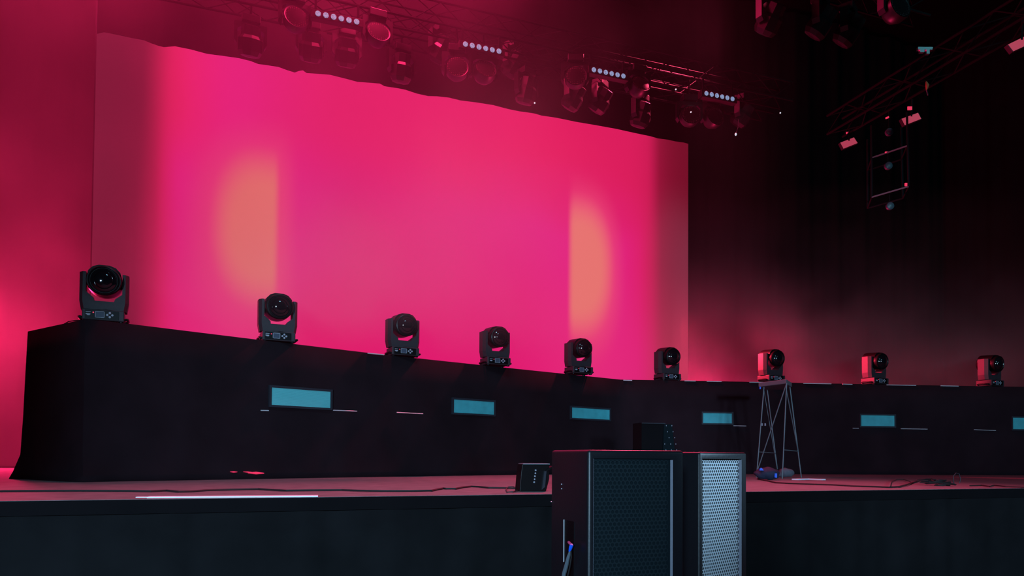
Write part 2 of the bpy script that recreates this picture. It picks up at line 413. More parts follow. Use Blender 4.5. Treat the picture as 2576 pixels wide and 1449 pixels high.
# bright strips stand for highlights along the top edge and the ledge
def seg_of(px):
    for i in range(len(toppx) - 1):
        if toppx[i][0] <= px <= toppx[i + 1][0]: return i
    return len(toppx) - 2
def onface(px, py, off=0.0):
    i = seg_of(px); a, b2 = front[i], front[i + 1]; dv = (b2 - a).normalized(); nn = Vector((dv.y, -dv.x, 0))
    return onplane(px, py, a + nn * off, nn), dv, nn
def strip(x0, x1, py0, py1, th=0.014, name='edge_glint'):
    p, dv, nn = onface(x0, py0, 0.03); q, _, _ = onface(x1, py1, 0.03)
    MB().tube([L(p), L(q)], th / 2, 6).build(name, 'trim', riser)
for x0, y0, x1, y1 in [(925, 888.5, 966, 892.5), (1568, 956.5, 1590, 957), (1722, 958, 1750, 958.6), (1778, 959.3, 1815, 960), (1885, 961.4, 1922, 962), (2021, 964.5, 2091, 965.6), (2120, 966.3, 2144, 966.9),
                       (2230, 968.3, 2304, 969.6), (2366, 970.6, 2411, 971.4)]:
    strip(x0, x1, y0, y1, 0.020)
for x0, y0, x1, y1 in [(656, 1032.5, 676, 1033), (838, 1032, 898, 1034.5), (998, 1037.5, 1064, 1041), (1845, 1071, 1877, 1071.6), (2145, 1077, 2160, 1077.4), (2266, 1078.5, 2333, 1079.6), (2450, 1080.8, 2505, 1083)]:
    strip(x0, x1, y0, y1, 0.016, 'ledge_glint')
# thin ledge batten running all along
for i in range(1, len(front) - 1):
    pass

# recessed light windows in the fascia
wins = [((678, 971), (837, 978), (835, 1029), (678, 1027), 'wide louvred teal light window at the left, largest set in the riser front', True),
        ((1138, 1001), (1247, 1006), (1246, 1047), (1139, 1043), 'scuffed teal light window in the riser front, second from the left', False),
        ((1436, 1022), (1537, 1026), (1536, 1060), (1436, 1055), 'smooth teal light window in the riser front, above the near loudspeaker', False),
        ((1765, 1034), (1845, 1038), (1844, 1070), (1765, 1067), 'bright turquoise light window in the riser front, left of the tall stand', False),
        ((2163, 1040), (2254, 1043), (2252, 1077), (2163, 1074), 'pale teal light window in the riser front, right of the tall stand', False),
        ((2545, 1046), (2636, 1049), (2636, 1085), (2545, 1082), 'teal light window cut off by the right edge of the photo', False)]
for (tl, tr, br, bl, lab, lou) in wins:
    i = seg_of((tl[0] + tr[0]) / 2 if tl[0] < 2500 else 2500)
    a, b2 = front[i], front[i + 1]; dv = (b2 - a).normalized(); nn = Vector((dv.y, -dv.x, 0))
    pts = [onplane(p[0], p[1], a + nn * 0.045, nn) for p in (tl, tr, br, bl)]
    x0 = min((pts[0] - a).dot(dv), (pts[3] - a).dot(dv)); x1 = max((pts[1] - a).dot(dv), (pts[2] - a).dot(dv))
    z0 = (pts[2].z + pts[3].z) / 2; z1 = (pts[0].z + pts[1].z) / 2
    wdt = x1 - x0; hgt = z1 - z0
    org = a + dv * x0 + nn * 0.0; org.z = z0
    e = empty('light_window', org, math.atan2(dv.y, dv.x))
    tag(e, lab, 'light', 'light windows in the riser front')
    t = 0.035
    MB().box((0, -0.05, 0), (wdt, 0.0, t)).build('frame_rail', 'frame', e)
    MB().box((0, -0.05, hgt - t), (wdt, 0.0, hgt)).build('frame_rail', 'frame', e)
    MB().box((0, -0.05, t), (t, 0.0, hgt - t)).build('frame_stile', 'frame', e)
    MB().box((wdt - t, -0.05, t), (wdt, 0.0, hgt - t)).build('frame_stile', 'frame', e)
    MB().box((t, -0.035 if not lou else -0.026, t), (wdt - t, -0.005, hgt - t)).build('diffuser', 'diffuser', e)
    if lou:
        n_l = 20; hh = (hgt - 2 * t) / n_l
        me0 = None
        for k in range(n_l):
            zc = t + hh * (k + 0.5)
            if me0 is None:
                ob = MB().box((t, -0.008, -hh * 0.36), (wdt - t, 0.0, hh * 0.36)).build('louvre', 'slat', e); me0 = ob.data
            else:
                ob = bpy.data.objects.new('louvre', me0); COL.objects.link(ob); ob.parent = e
            ob.location = (0, -0.027, zc)
print('riser', [tuple(round(c, 2) for c in p) for p in TP])

# ------------------------------------------------------------------ moving head (standing on its base, faces -Y)
def make_head():
    r = empty('moving_head_light')
    b = MB().box((-0.25, -0.19, 0.02), (0.25, 0.19, 0.165)).build('base', 'body', r, bevel=0.012)
    # control panel on the front
    MB().box((-0.215, -0.197, 0.035), (0.185, -0.189, 0.150)).build('control_panel', 'head', b)
    p = MB()
    x0, x1, z0, z1 = -0.095, 0.015, 0.052, 0.138
    p.box((x0, -0.201, z0), (x1, -0.197, z0 + 0.006)).box((x0, -0.201, z1 - 0.006), (x1, -0.197, z1)).box((x0, -0.201, z0), (x0 + 0.006, -0.197, z1)).box((x1 - 0.006, -0.201, z0), (x1, -0.197, z1))
    p.build('display_frame', 'panel', b)
    MB().box((x0 + 0.008, -0.200, z0 + 0.008), (x1 - 0.008, -0.197, z1 - 0.008)).build('display', 'display', b)
    for dx, dz in ((0, 0.027), (0, -0.027), (0.030, 0), (-0.030, 0)):
        MB().lathe([(0.0155, 0), (0.0155, -0.006), (0.010, -0.009)], 'Y', 4 if False else 10, c=(0.078 + dx, -0.197, 0.095 + dz)).build('button', 'panel', b)
    MB().box((-0.205, -0.200, 0.118), (-0.145, -0.197, 0.126)).box((-0.205, -0.200, 0.086), (-0.150, -0.197, 0.100)).box((-0.190, -0.200, 0.076), (-0.158, -0.197, 0.086)).build('printed_marks', 'panel', b)
    MB().lathe([(0.009, 0), (0.009, -0.005)], 'Y', 8, c=(-0.117, -0.197, 0.118)).build('indicator', 'red', b)
    for s in (-1, 1):
        MB().tube([(s * 0.25, -0.13, 0.05), (s * 0.28, -0.13, 0.06), (s * 0.29, -0.10, 0.065), (s * 0.29, 0.10, 0.065), (s * 0.28, 0.13, 0.06), (s * 0.25, 0.13, 0.05)], 0.018, 8).build('handle', 'head', b, smooth=True)
    for sx_ in (-1, 1):
        for sy in (-1, 1):
            MB().lathe([(0.03, 0.0), (0.032, 0.021)], 'Z', 10, c=(sx_ * 0.21, sy * 0.14, 0)).build('rubber_foot', 'head', b)
    MB().lathe([(0.16, 0.160), (0.16, 0.175)], 'Z', 24).build('pan_bearing', 'head', r, smooth=True)
    y = MB()
    outer = [(-0.275, 0.172), (0.275, 0.172), (0.296, 0.29), (0.296, 0.675), (0.216, 0.675), (0.216, 0.40), (0.135, 0.335), (0.118, 0.292), (-0.118, 0.292), (-0.122, 0.332), (-0.216, 0.412), (-0.216, 0.675), (-0.296, 0.675), (-0.296, 0.29)]
    n0 = len(y.v); K = len(outer)
    y.prism(outer, -0.115, 0.115)
    for q in range(K):                                  # front outer edges chamfered
        if abs(y.v[q].x) > 0.25: y.v[q].x *= 0.86
    for q in range(K):
        y.v.append(Vector((outer[q][0], -0.045, outer[q][1])))
    y.f = [f_ for f_ in y.f if len(f_) > 4]
    for q in range(K):
        q2 = (q + 1) % K; y.f += [[q, 2 * K + q, 2 * K + q2, q2], [2 * K + q, K + q, K + q2, 2 * K + q2]]
    yo = y.build('yoke', 'body', r)
    # split the big concave caps into clean quads
    bm = bmesh.new(); bm.from_mesh(yo.data); bmesh.ops.triangulate(bm, faces=[f for f in bm.faces if len(f.verts) > 4]); bm.to_mesh(yo.data); bm.free()
    MB().box((-0.19, -0.1165, 0.197), (0.19, -0.113, 0.275)).build('yoke_label', 'body', yo)
    for s in (-1, 1):
        MB().lathe([(0.045, s * 0.19), (0.045, s * 0.228)], 'X', 16, c=(0, 0, 0.572)).build('tilt_hub', 'head', yo)
    # lamp housing: round barrel in front, squarer body behind, turned about the tilt axis
    h = empty('h'); hm = MB()
    prof = [(0.186, -0.225), (0.193, -0.215), (0.195, -0.14), (0.195, -0.02), (0.20, 0.02), (0.20, 0.17), (0.18, 0.22), (0.10, 0.235)]
    hm.lathe(prof, 'Y', 36)
    hm.prism([(-0.12, -0.12), (0.12, -0.12), (0.18, -0.05), (0.192, 0.05), (0.175, 0.13), (0.125, 0.188), (0.06, 0.214), (-0.06, 0.214), (-0.125, 0.188), (-0.175, 0.13), (-0.192, 0.05), (-0.18, -0.05)], -0.15, 0.19)
    bpy.data.objects.remove(h)
    for v_ in hm.v: v_.x *= 1.09
    ho = hm.build('lamp_housing', 'head', r, smooth=True); ho.location = (0, 0, 0.568); ho.rotation_euler = (R(4), 0, 0)
    MB().lathe([(0.189, -0.222), (0.189, -0.230), (0.176, -0.236), (0.168, -0.228), (0.168, -0.205)], 'Y', 36).build('lens_ring', 'ring', ho, smooth=True)
    prof = [(0.167, -0.205), (0.160, -0.228), (0.135, -0.246), (0.118, -0.254), (0.112, -0.247), (0.100, -0.262), (0.075, -0.272), (0.045, -0.279), (0.004, -0.282)]
    MB().lathe(prof, 'Y', 32).build('lens', 'glass', ho, smooth=True)
    MB().lathe([(0.10, -0.228), (0.105, -0.245), (0.098, -0.252)], 'Y', 24).build('inner_ring', 'chrome', ho, smooth=True) if False else None
    return r
proto = make_head()
heads = [(260, 10.05, 'black moving head light at the far left end of the riser, largest of the row'),
         (697, 11.72, 'black moving head light in front of the left orange band of the screen'),
         (1013, 13.30, 'black moving head light third from the left on the riser, display lit pale'),
         (1246, 14.55, 'black moving head light on the riser below the middle of the pink screen'),
         (1456, 15.95, 'black moving head light in front of the right orange band of the screen'),
         (1679, 17.15, 'black moving head light at the dim right border of the screen'),
         (1940, 17.35, 'red-edged moving head light directly above the tall tube stand'),
         (2200, 17.75, 'red-edged moving head light above the pale right light window'),
         (2490, 18.05, 'dim red-edged moving head light nearest the right edge of the photo')]
def head_pos(px, Y):
    p = at(px, 900, Y); return Vector((p.x, p.y, RZ))
for i, (px, Y, lab) in enumerate(heads):
    o = proto if i == 0 else copy_tree(proto)
    p = head_pos(px, Y); o.location = p
    o.rotation_euler = (0, 0, TH + R(5)); tag(o, lab, 'stage light', 'moving head lights along the top of the riser')

# cable behind the first moving head
pts = [at(148, 826, 10.65), at(158, 817, 10.6), at(172, 809, 10.5), at(190, 806, 10.35), at(212, 806, 10.22)]
o = MB().tube(pts, 0.007, 6).build('power_cable', 'cable', smooth=True)
tag(o, 'thin black power cable arching behind the leftmost moving head', 'cable')

# ------------------------------------------------------------------ overhead rig
def truss(name, A, B, size, label, div=0.55):
    A = Vector(A); B = Vector(B); Lg = (B - A).xy.length
    e = empty(name, A, math.atan2((B - A).y, (B - A).x)); tag(e, label, 'truss')
    s = size / 2
    for y in (-s, s):
        for z_ in (-s, s): MB().tube([(0, y, z_), (Lg, y, z_)], 0.025, 8).build('chord', 'truss', e, smooth=True)
    br = MB(); n = int(Lg / div)
    for i in range(n):
        x0 = Lg * i / n; x1 = Lg * (i + 1) / n
        if i % 2: x0, x1 = x1, x0
        for y in (-s, s): br.tube([(x0, y, -s), (x1, y, s)], 0.012, 5)
        for z_ in (-s, s): br.tube([(x0, -s, z_), (x1, s, z_)], 0.012, 5)
    b = br.build('bracing', 'truss', e); b['kind'] = 'stuff'
    return e
BZ = 9.80
Y0 = 15.2; BN = N; BPT = Vector((0, Y0, 0))
def onrig(px, py, off=0.0): return onplane(px, py, BPT - N * off, N)
tA = onrig(60, -110); tB = onrig(2000, 250)
zt = onrig(848, 49).z + 0.62
truss('lighting_truss', (tA.x - N.x * 1.0, tA.y - N.y * 1.0, zt), (tB.x - N.x * 1.0, tB.y - N.y * 1.0, zt), 0.45, 'rear dark truss carrying the spot lights over the screen hem')
truss('lighting_truss', (tA.x - N.x * 0.3, tA.y - N.y * 0.3, zt), (tB.x - N.x * 0.3, tB.y - N.y * 0.3, zt), 0.45, 'dark lighting truss crossing above the screen with the lens bars and lamps')
def make_bar():
    r = empty('led_lens_bar')
    MB().box((-0.49, -0.06, -0.085), (0.49, 0.09, 0.075)).build('bar_housing', 'body', r, bevel=0.008)
    for k in range(6):
        x = -0.36 + 0.144 * k * 1.0
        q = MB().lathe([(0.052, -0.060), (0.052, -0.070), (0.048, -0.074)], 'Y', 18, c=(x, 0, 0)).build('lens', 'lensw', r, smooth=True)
    for s in (-1, 1):
        MB().box((s * 0.40 - 0.02, 0.0, 0.07), (s * 0.40 + 0.02, 0.03, 0.36)).build('bracket', 'truss', r)
    return r
m = mat('frosted_lens_glow', (0.9, 0.88, 0.95), 0.35); M['lensw'] = m
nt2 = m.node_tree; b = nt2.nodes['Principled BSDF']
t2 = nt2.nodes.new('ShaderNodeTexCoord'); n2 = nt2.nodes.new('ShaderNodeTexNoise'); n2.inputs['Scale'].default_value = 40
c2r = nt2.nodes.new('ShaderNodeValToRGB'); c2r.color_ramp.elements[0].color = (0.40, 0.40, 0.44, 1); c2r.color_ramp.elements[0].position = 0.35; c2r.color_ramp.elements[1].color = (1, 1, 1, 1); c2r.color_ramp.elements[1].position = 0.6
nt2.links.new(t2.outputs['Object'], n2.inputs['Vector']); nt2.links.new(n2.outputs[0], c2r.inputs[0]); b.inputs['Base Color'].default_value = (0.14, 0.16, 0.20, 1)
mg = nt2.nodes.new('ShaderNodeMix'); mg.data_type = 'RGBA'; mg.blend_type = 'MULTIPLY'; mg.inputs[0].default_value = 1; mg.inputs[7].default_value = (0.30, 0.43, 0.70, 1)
nt2.links.new(c2r.outputs[0], mg.inputs[6]); nt2.links.new(mg.outputs[2], b.inputs['Emission Color']); b.inputs['Emission Strength'].default_value = 0.85  # weak glow painted on the lenses for the wash they reflect
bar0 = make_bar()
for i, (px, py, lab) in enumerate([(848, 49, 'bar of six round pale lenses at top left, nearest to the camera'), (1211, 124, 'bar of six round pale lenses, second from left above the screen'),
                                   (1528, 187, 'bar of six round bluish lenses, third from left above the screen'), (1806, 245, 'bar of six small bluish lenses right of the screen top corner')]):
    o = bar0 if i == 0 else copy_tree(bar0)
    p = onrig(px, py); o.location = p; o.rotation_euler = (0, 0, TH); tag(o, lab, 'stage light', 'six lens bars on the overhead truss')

def make_rig_head(kind):
    r = empty('hanging_moving_light')
    MB().box((-0.17, -0.13, 0.36), (0.17, 0.13, 0.50)).build('base', 'rig', r, bevel=0.01)
    MB().prism([(-0.30, 0.35), (0.30, 0.35), (0.30, -0.02), (0.25, -0.10), (0.25, 0.20), (0.17, 0.27), (-0.17, 0.27), (-0.25, 0.20), (-0.25, -0.10), (-0.30, -0.02)], -0.07, 0.07).build('yoke', 'rig', r)
    if kind == 'wash':
        h = MB().lathe([(0.205, -0.15), (0.23, -0.16), (0.235, -0.10), (0.225, 0.02), (0.16, 0.12), (0.08, 0.15)], 'Y', 30).build('lamp_housing', 'rig', r, smooth=True)
        MB().lathe([(0.204, -0.140), (0.204, -0.156), (0.12, -0.166), (0.01, -0.170)], 'Y', 30).build('lens', 'cells', h, smooth=True)
    else:
        h = MB().lathe([(0.15, -0.30), (0.175, -0.29), (0.18, -0.12), (0.225, -0.06), (0.225, 0.16), (0.18, 0.24), (0.08, 0.26)], 'Y', 8, sx=1.0).build('lamp_housing', 'rig', r)
        MB().lathe([(0.150, -0.27), (0.140, -0.305), (0.01, -0.32)], 'Y', 20).build('lens', 'rigglass', h, smooth=True)
    return r
wash0 = make_rig_head('wash'); spot0 = make_rig_head('spot')
rig = [  # kind, px, py, pan deg, tilt deg (of housing), label
    ('w', 742, 56, 8, -12, 'round-faced wash light in red haze, left of the first lens bar'),
    ('w', 948, 94, 5, -18, 'round-faced wash light in haze just right of the first lens bar'),
    ('w', 1148, 179, -10, -8, 'dotted round-faced wash light left below the second lens bar'),
    ('w', 1216, 188, 0, -22, 'round wash light with lit upper rim right under the second lens bar'),
    ('w', 1447, 200, -20, -4, 'dotted round-faced wash light left of the third lens bar'),
    ('w', 1604, 224, 0, -25, 'round wash light with red rim right of the third lens bar'),
    ('w', 1733, 297, -15, -6, 'wash light with red crescent side left of the fourth lens bar'),
    ('w', 1790, 302, 0, -10, 'very dim round wash light below the fourth lens bar'),
    ('s', 630, 108, 5, -70, 'hanging spot light over the screen top edge, leftmost in view'),
    ('s', 782, 122, 0, -60, 'hanging spot light in haze below left of the first lens bar'),
    ('s', 872, 136, 0, -62, 'hanging spot light in haze straight below the first lens bar'),
    ('s', 1010, 176, 10, -75, 'hanging spot light over the screen hem between first and second lens bar'),
    ('s', 1108, 128, 30, -50, 'shadowy hanging spot light beside and left of the second lens bar'),
    ('s', 1290, 165, 35, -50, 'hanging spot light with red lit underside just right of second lens bar'),
    ('s', 1324, 232, 20, -70, 'hanging spot light low over the hem between second and third lens bar'),
    ('s', 1442, 248, 35, -52, 'hanging spot light with red streak below the dotted wash light'),
    ('s', 1510, 256, 35, -52, 'hanging spot light with red streak straight below the third lens bar'),
    ('s', 1612, 292, 25, -68, 'lowest hanging spot light close over the hem near the screen corner'),
    ('s', 1866, 292, 30, -50, 'dim hanging spot light below the right end of fourth lens bar'),
]
fw, fs = True, True; pipes = []
for kd, px, py, pan, tilt, lab in rig:
    src = wash0 if kd == 'w' else spot0
    if (kd == 'w' and fw) or (kd == 's' and fs): o = src
    else: o = copy_tree(src)
    if kd == 'w': fw = False
    else: fs = False
    p = onrig(px, py, (0.40 if px == 1790 else 0.12) if kd == 'w' else 0.85 + 0.25 * (px in (872, 1290, 1510))); o.location = p; o.rotation_euler = (0, 0, TH + R(pan))
    pipes.append((o, max(0.56, zt - p.z - 0.20)))
    tag(o, lab, 'stage light', 'moving lights hung from the overhead truss')
    for c in kids(o):
        if c.name.startswith('lamp_housing'): c.rotation_euler = (R(-tilt) if False else R(tilt) * -1 * -1, 0, 0)
        if c.name.startswith('clamp'):
            pass
for o, ln in pipes: MB().tube([(0, 0, 0.49), (0, 0, ln)], 0.022, 8).build('drop_pipe', 'truss', o, smooth=True)
# small white pilot lamps among the rig
for px, py, lab in [(1345, 259, 'tiny white pilot lamp beside the lowest light above the hem'), (1738, 282, 'tiny white pilot lamp on the red crescent wash light'),
                    (1700, 225, 'tiny white pilot lamp between third and fourth lens bars'), (1963, 284, 'tiny white pilot lamp in the dark right of the rig')]:
    p = onrig(px, py, -0.25)
    o = MB().lathe([(0.006, -0.02), (0.016, -0.008), (0.016, 0.008), (0.006, 0.02)], 'Y', 10).build('pilot_lamp', 'whiteled'); o.location = p
    tag(o, lab, 'indicator light', 'pilot lamps in the rig')
a = at(1851, 338, 15.5); b2 = at(1857, 320, 15.5)
e = empty('pull_cord', a); tag(e, 'short pale cord end dangling below the rig right of the screen', 'cord')
MB().tube([Vector(), b2 - a, at(1858, 300, 15.5) - a], 0.006, 6).build('cord', 'cablegrey', e); MB().lathe([(0.006, -0.03), (0.022, -0.01), (0.022, 0.01), (0.006, 0.03)], 'Z', 10).build('cord_tip', 'whiteled', e)

# second group of lights, further right and nearer
for px, py, Y, pan, kd, lab in [(1936, 52, 13.8, 10, 's', 'hanging light with a red glint at the top, left of a pair'), (2064, 60, 13.9, 30, 's', 'hanging light with long red streak near the top right'),
                                (2134, 80, 14.1, 30, 's', 'faint hanging light beside the red streaked one at top right'), (2247, 30, 13.0, 0, 'w', 'dim teal round-faced light at the top, far right of the rig')]:
    o = copy_tree(spot0 if kd == 's' else wash0); o.location = at(px, py, Y); o.rotation_euler = (0, 0, TH + R(pan))
    tag(o, lab, 'stage light', 'lights on the second truss')
    for c in kids(o):
        if c.name.startswith('lamp_housing'): c.rotation_euler = (R(-50 if kd == 's' else -10), 0, 0)
pA = at(1900, 20, 13.6); pA2 = at(2280, -16, 13.6)
zc = at(2060, 60, 13.9).z + 0.80
c0 = at(2064, 60, 13.9)
truss('lighting_truss', tuple(c0 - E * 1.6 + Vector((0, 0, 0.82)) ), tuple(c0 + E * 2.6 + Vector((0, 0, 0.82))), 0.4, 'short dark truss at the top right carrying three red-touched lights')

# side truss with strobe panels
q1 = at(2100, 318, 16.6); q2 = at(2700, -30, 11.5); q2.z = q1.z
truss('side_truss', q1, q2, 0.42, 'dark side truss rising to the right with painted pink glow on the panels under it')
def panel(c4, Y, lab, redpx=None):
    P = [at(x, y, Y) for x, y in c4]; c = sum(P, Vector()) / 4
    e = empty('strobe_light', c); tag(e, lab, 'stage light', 'strobe panels on the side truss')
    fwd = (Vector((0, 0, EYE)) - c).normalized()
    n = (P[1] - P[0]).cross(P[3] - P[0]).normalized()
    if n.dot(fwd) < 0: n = -n
    m_ = MB(); m2 = MB()
    for k, mbx, d0, d1, gr in ((0, m_, -0.09, 0.0, 1.06), (1, m2, 0.0, 0.006, 1.0)):
        for dd in (d0, d1):
            for p in P: mbx.v.append((p - c) * gr + n * dd)
        mbx.f += [[0, 1, 2, 3], [7, 6, 5, 4], [0, 4, 5, 1], [1, 5, 6, 2], [2, 6, 7, 3], [3, 7, 4, 0]]
    m_.build('strobe_housing', 'body', e); m2.build('strobe_face', 'strobe', e)
    if redpx:
        p = at(redpx[0], redpx[1], Y) - c; s = redpx[2]
        MB().box(p - Vector((s, 0.02, s * .8)), p + Vector((s, 0.0, s * .8))).build('status_lamp', 'red_glow', e)
    hk = MB().tube([(0, 0, 0.05), (0.02, 0, 0.42)], 0.02, 6).build('clamp', 'truss', e)
panel([(2114, 359), (2148, 346), (2157, 360), (2122, 374)], 16.5, 'small panel with painted pink glow under the left end of the side truss', (2131, 335, 0.025))
panel([(2268, 299), (2309, 284), (2317, 299), (2276, 315)], 15.2, 'panel with painted pink glow under the middle of the side truss', (2288, 273, 0.045))
panel([(2536, 112), (2590, 86), (2604, 104), (2549, 129)], 12.45, 'panel with painted pink glow at the right edge of the photo', None)
for px, py, Y, lab, mt, sz in [(2232, 296, 15.6, 'tiny red status lamp on the middle of the side truss', 'red_glow', 0.03)]:
    o = MB().box((-sz, -0.02, -sz * 0.5), (sz, 0.02, sz * 0.5)).build('status_lamp', mt); o.location = at(px, py, Y); o.rotation_euler = (0, R(-20), 0)
    tag(o, lab, 'indicator light')
best = min((q1.lerp(q2, i / 400) for i in range(401)), key=lambda p: abs(p.x / p.y - ray(2331, 200).x / ray(2331, 200).y))
YS = best.y - 0.05
pts = [at(2330, 205, YS), at(2333, 215, YS), at(2331, 226, YS), at(2335, 240, YS)]
print('strap', pts[0], best)
e = empty('safety_strap', pts[0]); tag(e, 'orange safety strap hanging at the upper end of the side truss', 'strap')
MB().tube([p - pts[0] for p in pts[:3]], [0.012, 0.035, 0.012], 8).build('strap_loop', 'orange', e, smooth=True)
MB().tube([p - pts[0] for p in pts[2:]], 0.012, 6).build('shackle', 'chrome', e)

# hanging equipment frame below the side truss
YF = 15.6
ul, ur, ll, lr = at(2193, 397, YF), at(2282, 367, YF - 0.5), at(2193, 496, YF), at(2286, 469, YF - 0.5)
bk = Vector((0.25, 0.7, 0))
fr = empty('rigging_cage', ll); tag(fr, 'dark metal cage hanging below the side truss with thin bluish edges', 'frame')
def q_(p): return p - ll
top_ = 1.0
MB().tube([q_(ll), q_(ul) + Vector((0, 0, 0.7))], 0.022, 6).build('upright', 'truss', fr)
MB().tube([q_(lr), q_(ur) + Vector((0, 0, 0.7))], 0.022, 6).build('upright', 'truss', fr)
MB().tube([q_(ll) + bk, q_(ul) + bk + Vector((0, 0, 0.7))], 0.022, 6).build('upright', 'truss', fr)
MB().tube([q_(lr) + bk, q_(ur) + bk + Vector((0, 0, 0.7))], 0.022, 6).build('upright', 'truss', fr)
for a, b2 in ((ll, lr), (ul, ur)):
    MB().tube([q_(a), q_(b2)], 0.016, 6).build('crossbar', 'stand', fr)
    MB().tube([q_(a) + bk, q_(b2) + bk], 0.016, 6).build('crossbar', 'truss', fr)
    MB().tube([q_(a), q_(a) + bk], 0.014, 6).build('side_bar', 'truss', fr); MB().tube([q_(b2), q_(b2) + bk], 0.014, 6).build('side_bar', 'truss', fr)
p = q_(at(2230, 384, YF - 0.2)); MB().box(p - Vector((0.035, 0.03, 0.012)), p + Vector((0.035, 0, 0.012))).build('status_lamp', 'red_glow', fr)
p = q_(at(2278, 465, YF - 0.45)); MB().box(p - Vector((0.022, 0.03, 0.03)), p + Vector((0.022, 0, 0.03))).build('status_lamp', 'red_glow', fr)
for k, (px, py) in enumerate([(2236, 333), (2234, 418), (2238, 519)]):
    p = at(px, py, YF + 0.1)
    o = MB().lathe([(0.05, 0.05), (0.08, 0.02), (0.08, -0.04), (0.06, -0.055), (0.01, -0.06)], 'Y', 18).build('small_lamp', 'dimlamp', smooth=True); o.location = p
    tag(o, ['dim round lamp above the hanging cage', 'dim round lamp in the middle of the hanging cage', 'dim round lamp below the hanging cage'][k], 'stage light', 'dim round lamps by the hanging cage')
    if k != 1: MB().tube([(0, 0, 0.07), (0, 0, 0.5 if k == 0 else 0.25)], 0.008, 5).build('drop_wire', 'truss', o)
    else: MB().tube([(0, 0, 0.07), (0, 0, 0.3)], 0.008, 5).build('drop_wire', 'truss', o)
o = MB().box((-0.14, -0.03, -0.02), (0.14, 0.03, 0.03)).box((-0.10, -0.03, -0.07), (-0.02, 0.03, -0.02)).box((0.02, -0.03, -0.10), (0.08, 0.03, -0.02)).build('pipe_clamp', 'chrome'); o.location = at(2326, 124, 13.8)
tag(o, 'pale metal clamp catching light in the dark at upper right', 'clamp')

# ------------------------------------------------------------------ things on the stage floor
def fl(px, py, dz=0.0): return atz(px, py, DECK) + Vector((0, 0, dz))
# floor cable running left of the box
cp = [(-30, 1239), (60, 1238), (200, 1237.5), (320, 1238), (380, 1239), (420, 1237), (450, 1240), (480, 1239), (520, 1236), (580, 1234.5), (650, 1233), (680, 1235), (720, 1237), (800, 1236), (860, 1235.5), (900, 1237), (960, 1238), (1040, 1238), (1085, 1237), (1100, 1233.5), (1115, 1231),
      (1122, 1232), (1145, 1232), (1165, 1228), (1185, 1226), (1205, 1227), (1230, 1229.5), (1270, 1230), (1300, 1231), (1312, 1231)]
o = MB().tube([fl(x, y, 0.012) for x, y in cp], 0.011, 6).build('floor_cable', 'cable', smooth=True)
tag(o, 'long black cable lying along the front of the stage left of the box', 'cable')
lp = [(1306, 1231), (1290, 1227), (1278, 1227), (1273, 1234), (1276, 1241), (1290, 1241), (1303, 1236)]
o = MB().tube([fl(x, min(y, 1240.5), 0.010 + 0.004 * (i % 2)) for i, (x, y) in enumerate(lp)], 0.006, 6).build('cable_loop', 'cable', smooth=True)
tag(o, 'small loop of thin cable at the left foot of the black box', 'cable')
# white tape
a, b2 = fl(372, 1255.2), fl(801, 1251.6)
def tape(pts, wd_, name, label, cat='tape', m_='white', th=0.003):
    mb = MB(); P = [fl(*p) for p in pts]
    for i, p in enumerate(P):
        t = (P[min(i + 1, len(P) - 1)] - P[max(0, i - 1)]).normalized(); nn = Vector((-t.y, t.x, 0)) * wd_ / 2
        mb.v += [p - nn, p + nn, p - nn + Vector((0, 0, th)), p + nn + Vector((0, 0, th))]
    for i in range(len(P) - 1):
        k = 4 * i; mb.f += [[k, k + 4, k + 5, k + 1], [k + 2, k + 3, k + 7, k + 6], [k, k + 2, k + 6, k + 4], [k + 1, k + 5, k + 7, k + 3]]
    k = 4 * (len(P) - 1); mb.f += [[0, 1, 3, 2], [k, k + 2, k + 3, k + 1]]
    o = mb.build(name, m_); tag(o, label, cat); return o
tape([(373, 1252.4), (480, 1251.7), (620, 1250.6), (800, 1249.4)], 0.11, 'marking_tape', 'long white tape line on the front edge of the stage at left', th=0.012)
tape([(344, 1251.6), (372, 1251.6)], 0.05, 'tape_scrap', 'short thin scrap of pale tape at the left end of the white tape line', th=0.007)
# glowing slivers painting the red light at the foot of the riser cloth
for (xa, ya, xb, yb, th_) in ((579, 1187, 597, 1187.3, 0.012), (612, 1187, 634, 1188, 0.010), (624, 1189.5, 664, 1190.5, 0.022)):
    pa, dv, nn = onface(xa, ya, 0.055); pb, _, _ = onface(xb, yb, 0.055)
    o = MB().tube([L(pa), L(pa.lerp(pb, 0.5)), L(pb)], [th_ * 0.35, th_, th_ * 0.35], 6).build('slit_glow', 'red_glow', riser, smooth=True); o['label'] = 'glowing sliver painted as red light through a slit at the foot of the cloth'
# black connector box near the stage edge
c_ = fl(1345, 1237); bx = empty('floor_monitor', c_ + Vector((0, 0.05, 0)), TH - R(6))
tag(bx, 'small black sloping floor box with pale marks on its face at the stage edge', 'monitor')
sc = 1.0
b_ = MB()
prof = [(-0.165, 0.0), (0.13, 0.0), (0.165, 0.13), (0.165, 0.285), (-0.135, 0.295), (-0.15, 0.20)]
b_.prism(prof, 0.0, 0.20); body = b_.build('body', 'head', bx, bevel=0.006)
MB().box((-0.13, 0.0, 0.290), (0.17, 0.19, 0.302)).build('top_plate', 'stand', body)
for k in range(5):
    zc = 0.10 + 0.032 * k; xx = -0.005 + 0.004 * k
    MB().lathe([(0.010 - 0.003 * (k % 2), 0.0), (0.009, -0.006), (0.004, -0.008)], 'Y', 8, c=(xx, 0, zc)).build('printed_mark', 'panel', body)
MB().prism([(0.075, 0.02), (0.11, 0.05), (0.125, 0.22), (0.10, 0.22)], -0.03, 0.0).build('side_fin', 'frame', bx)
MB().prism([(0.11, 0.20), (0.19, 0.25), (0.20, 0.275), (0.12, 0.235)], -0.02, 0.10).build('handle', 'head', bx)

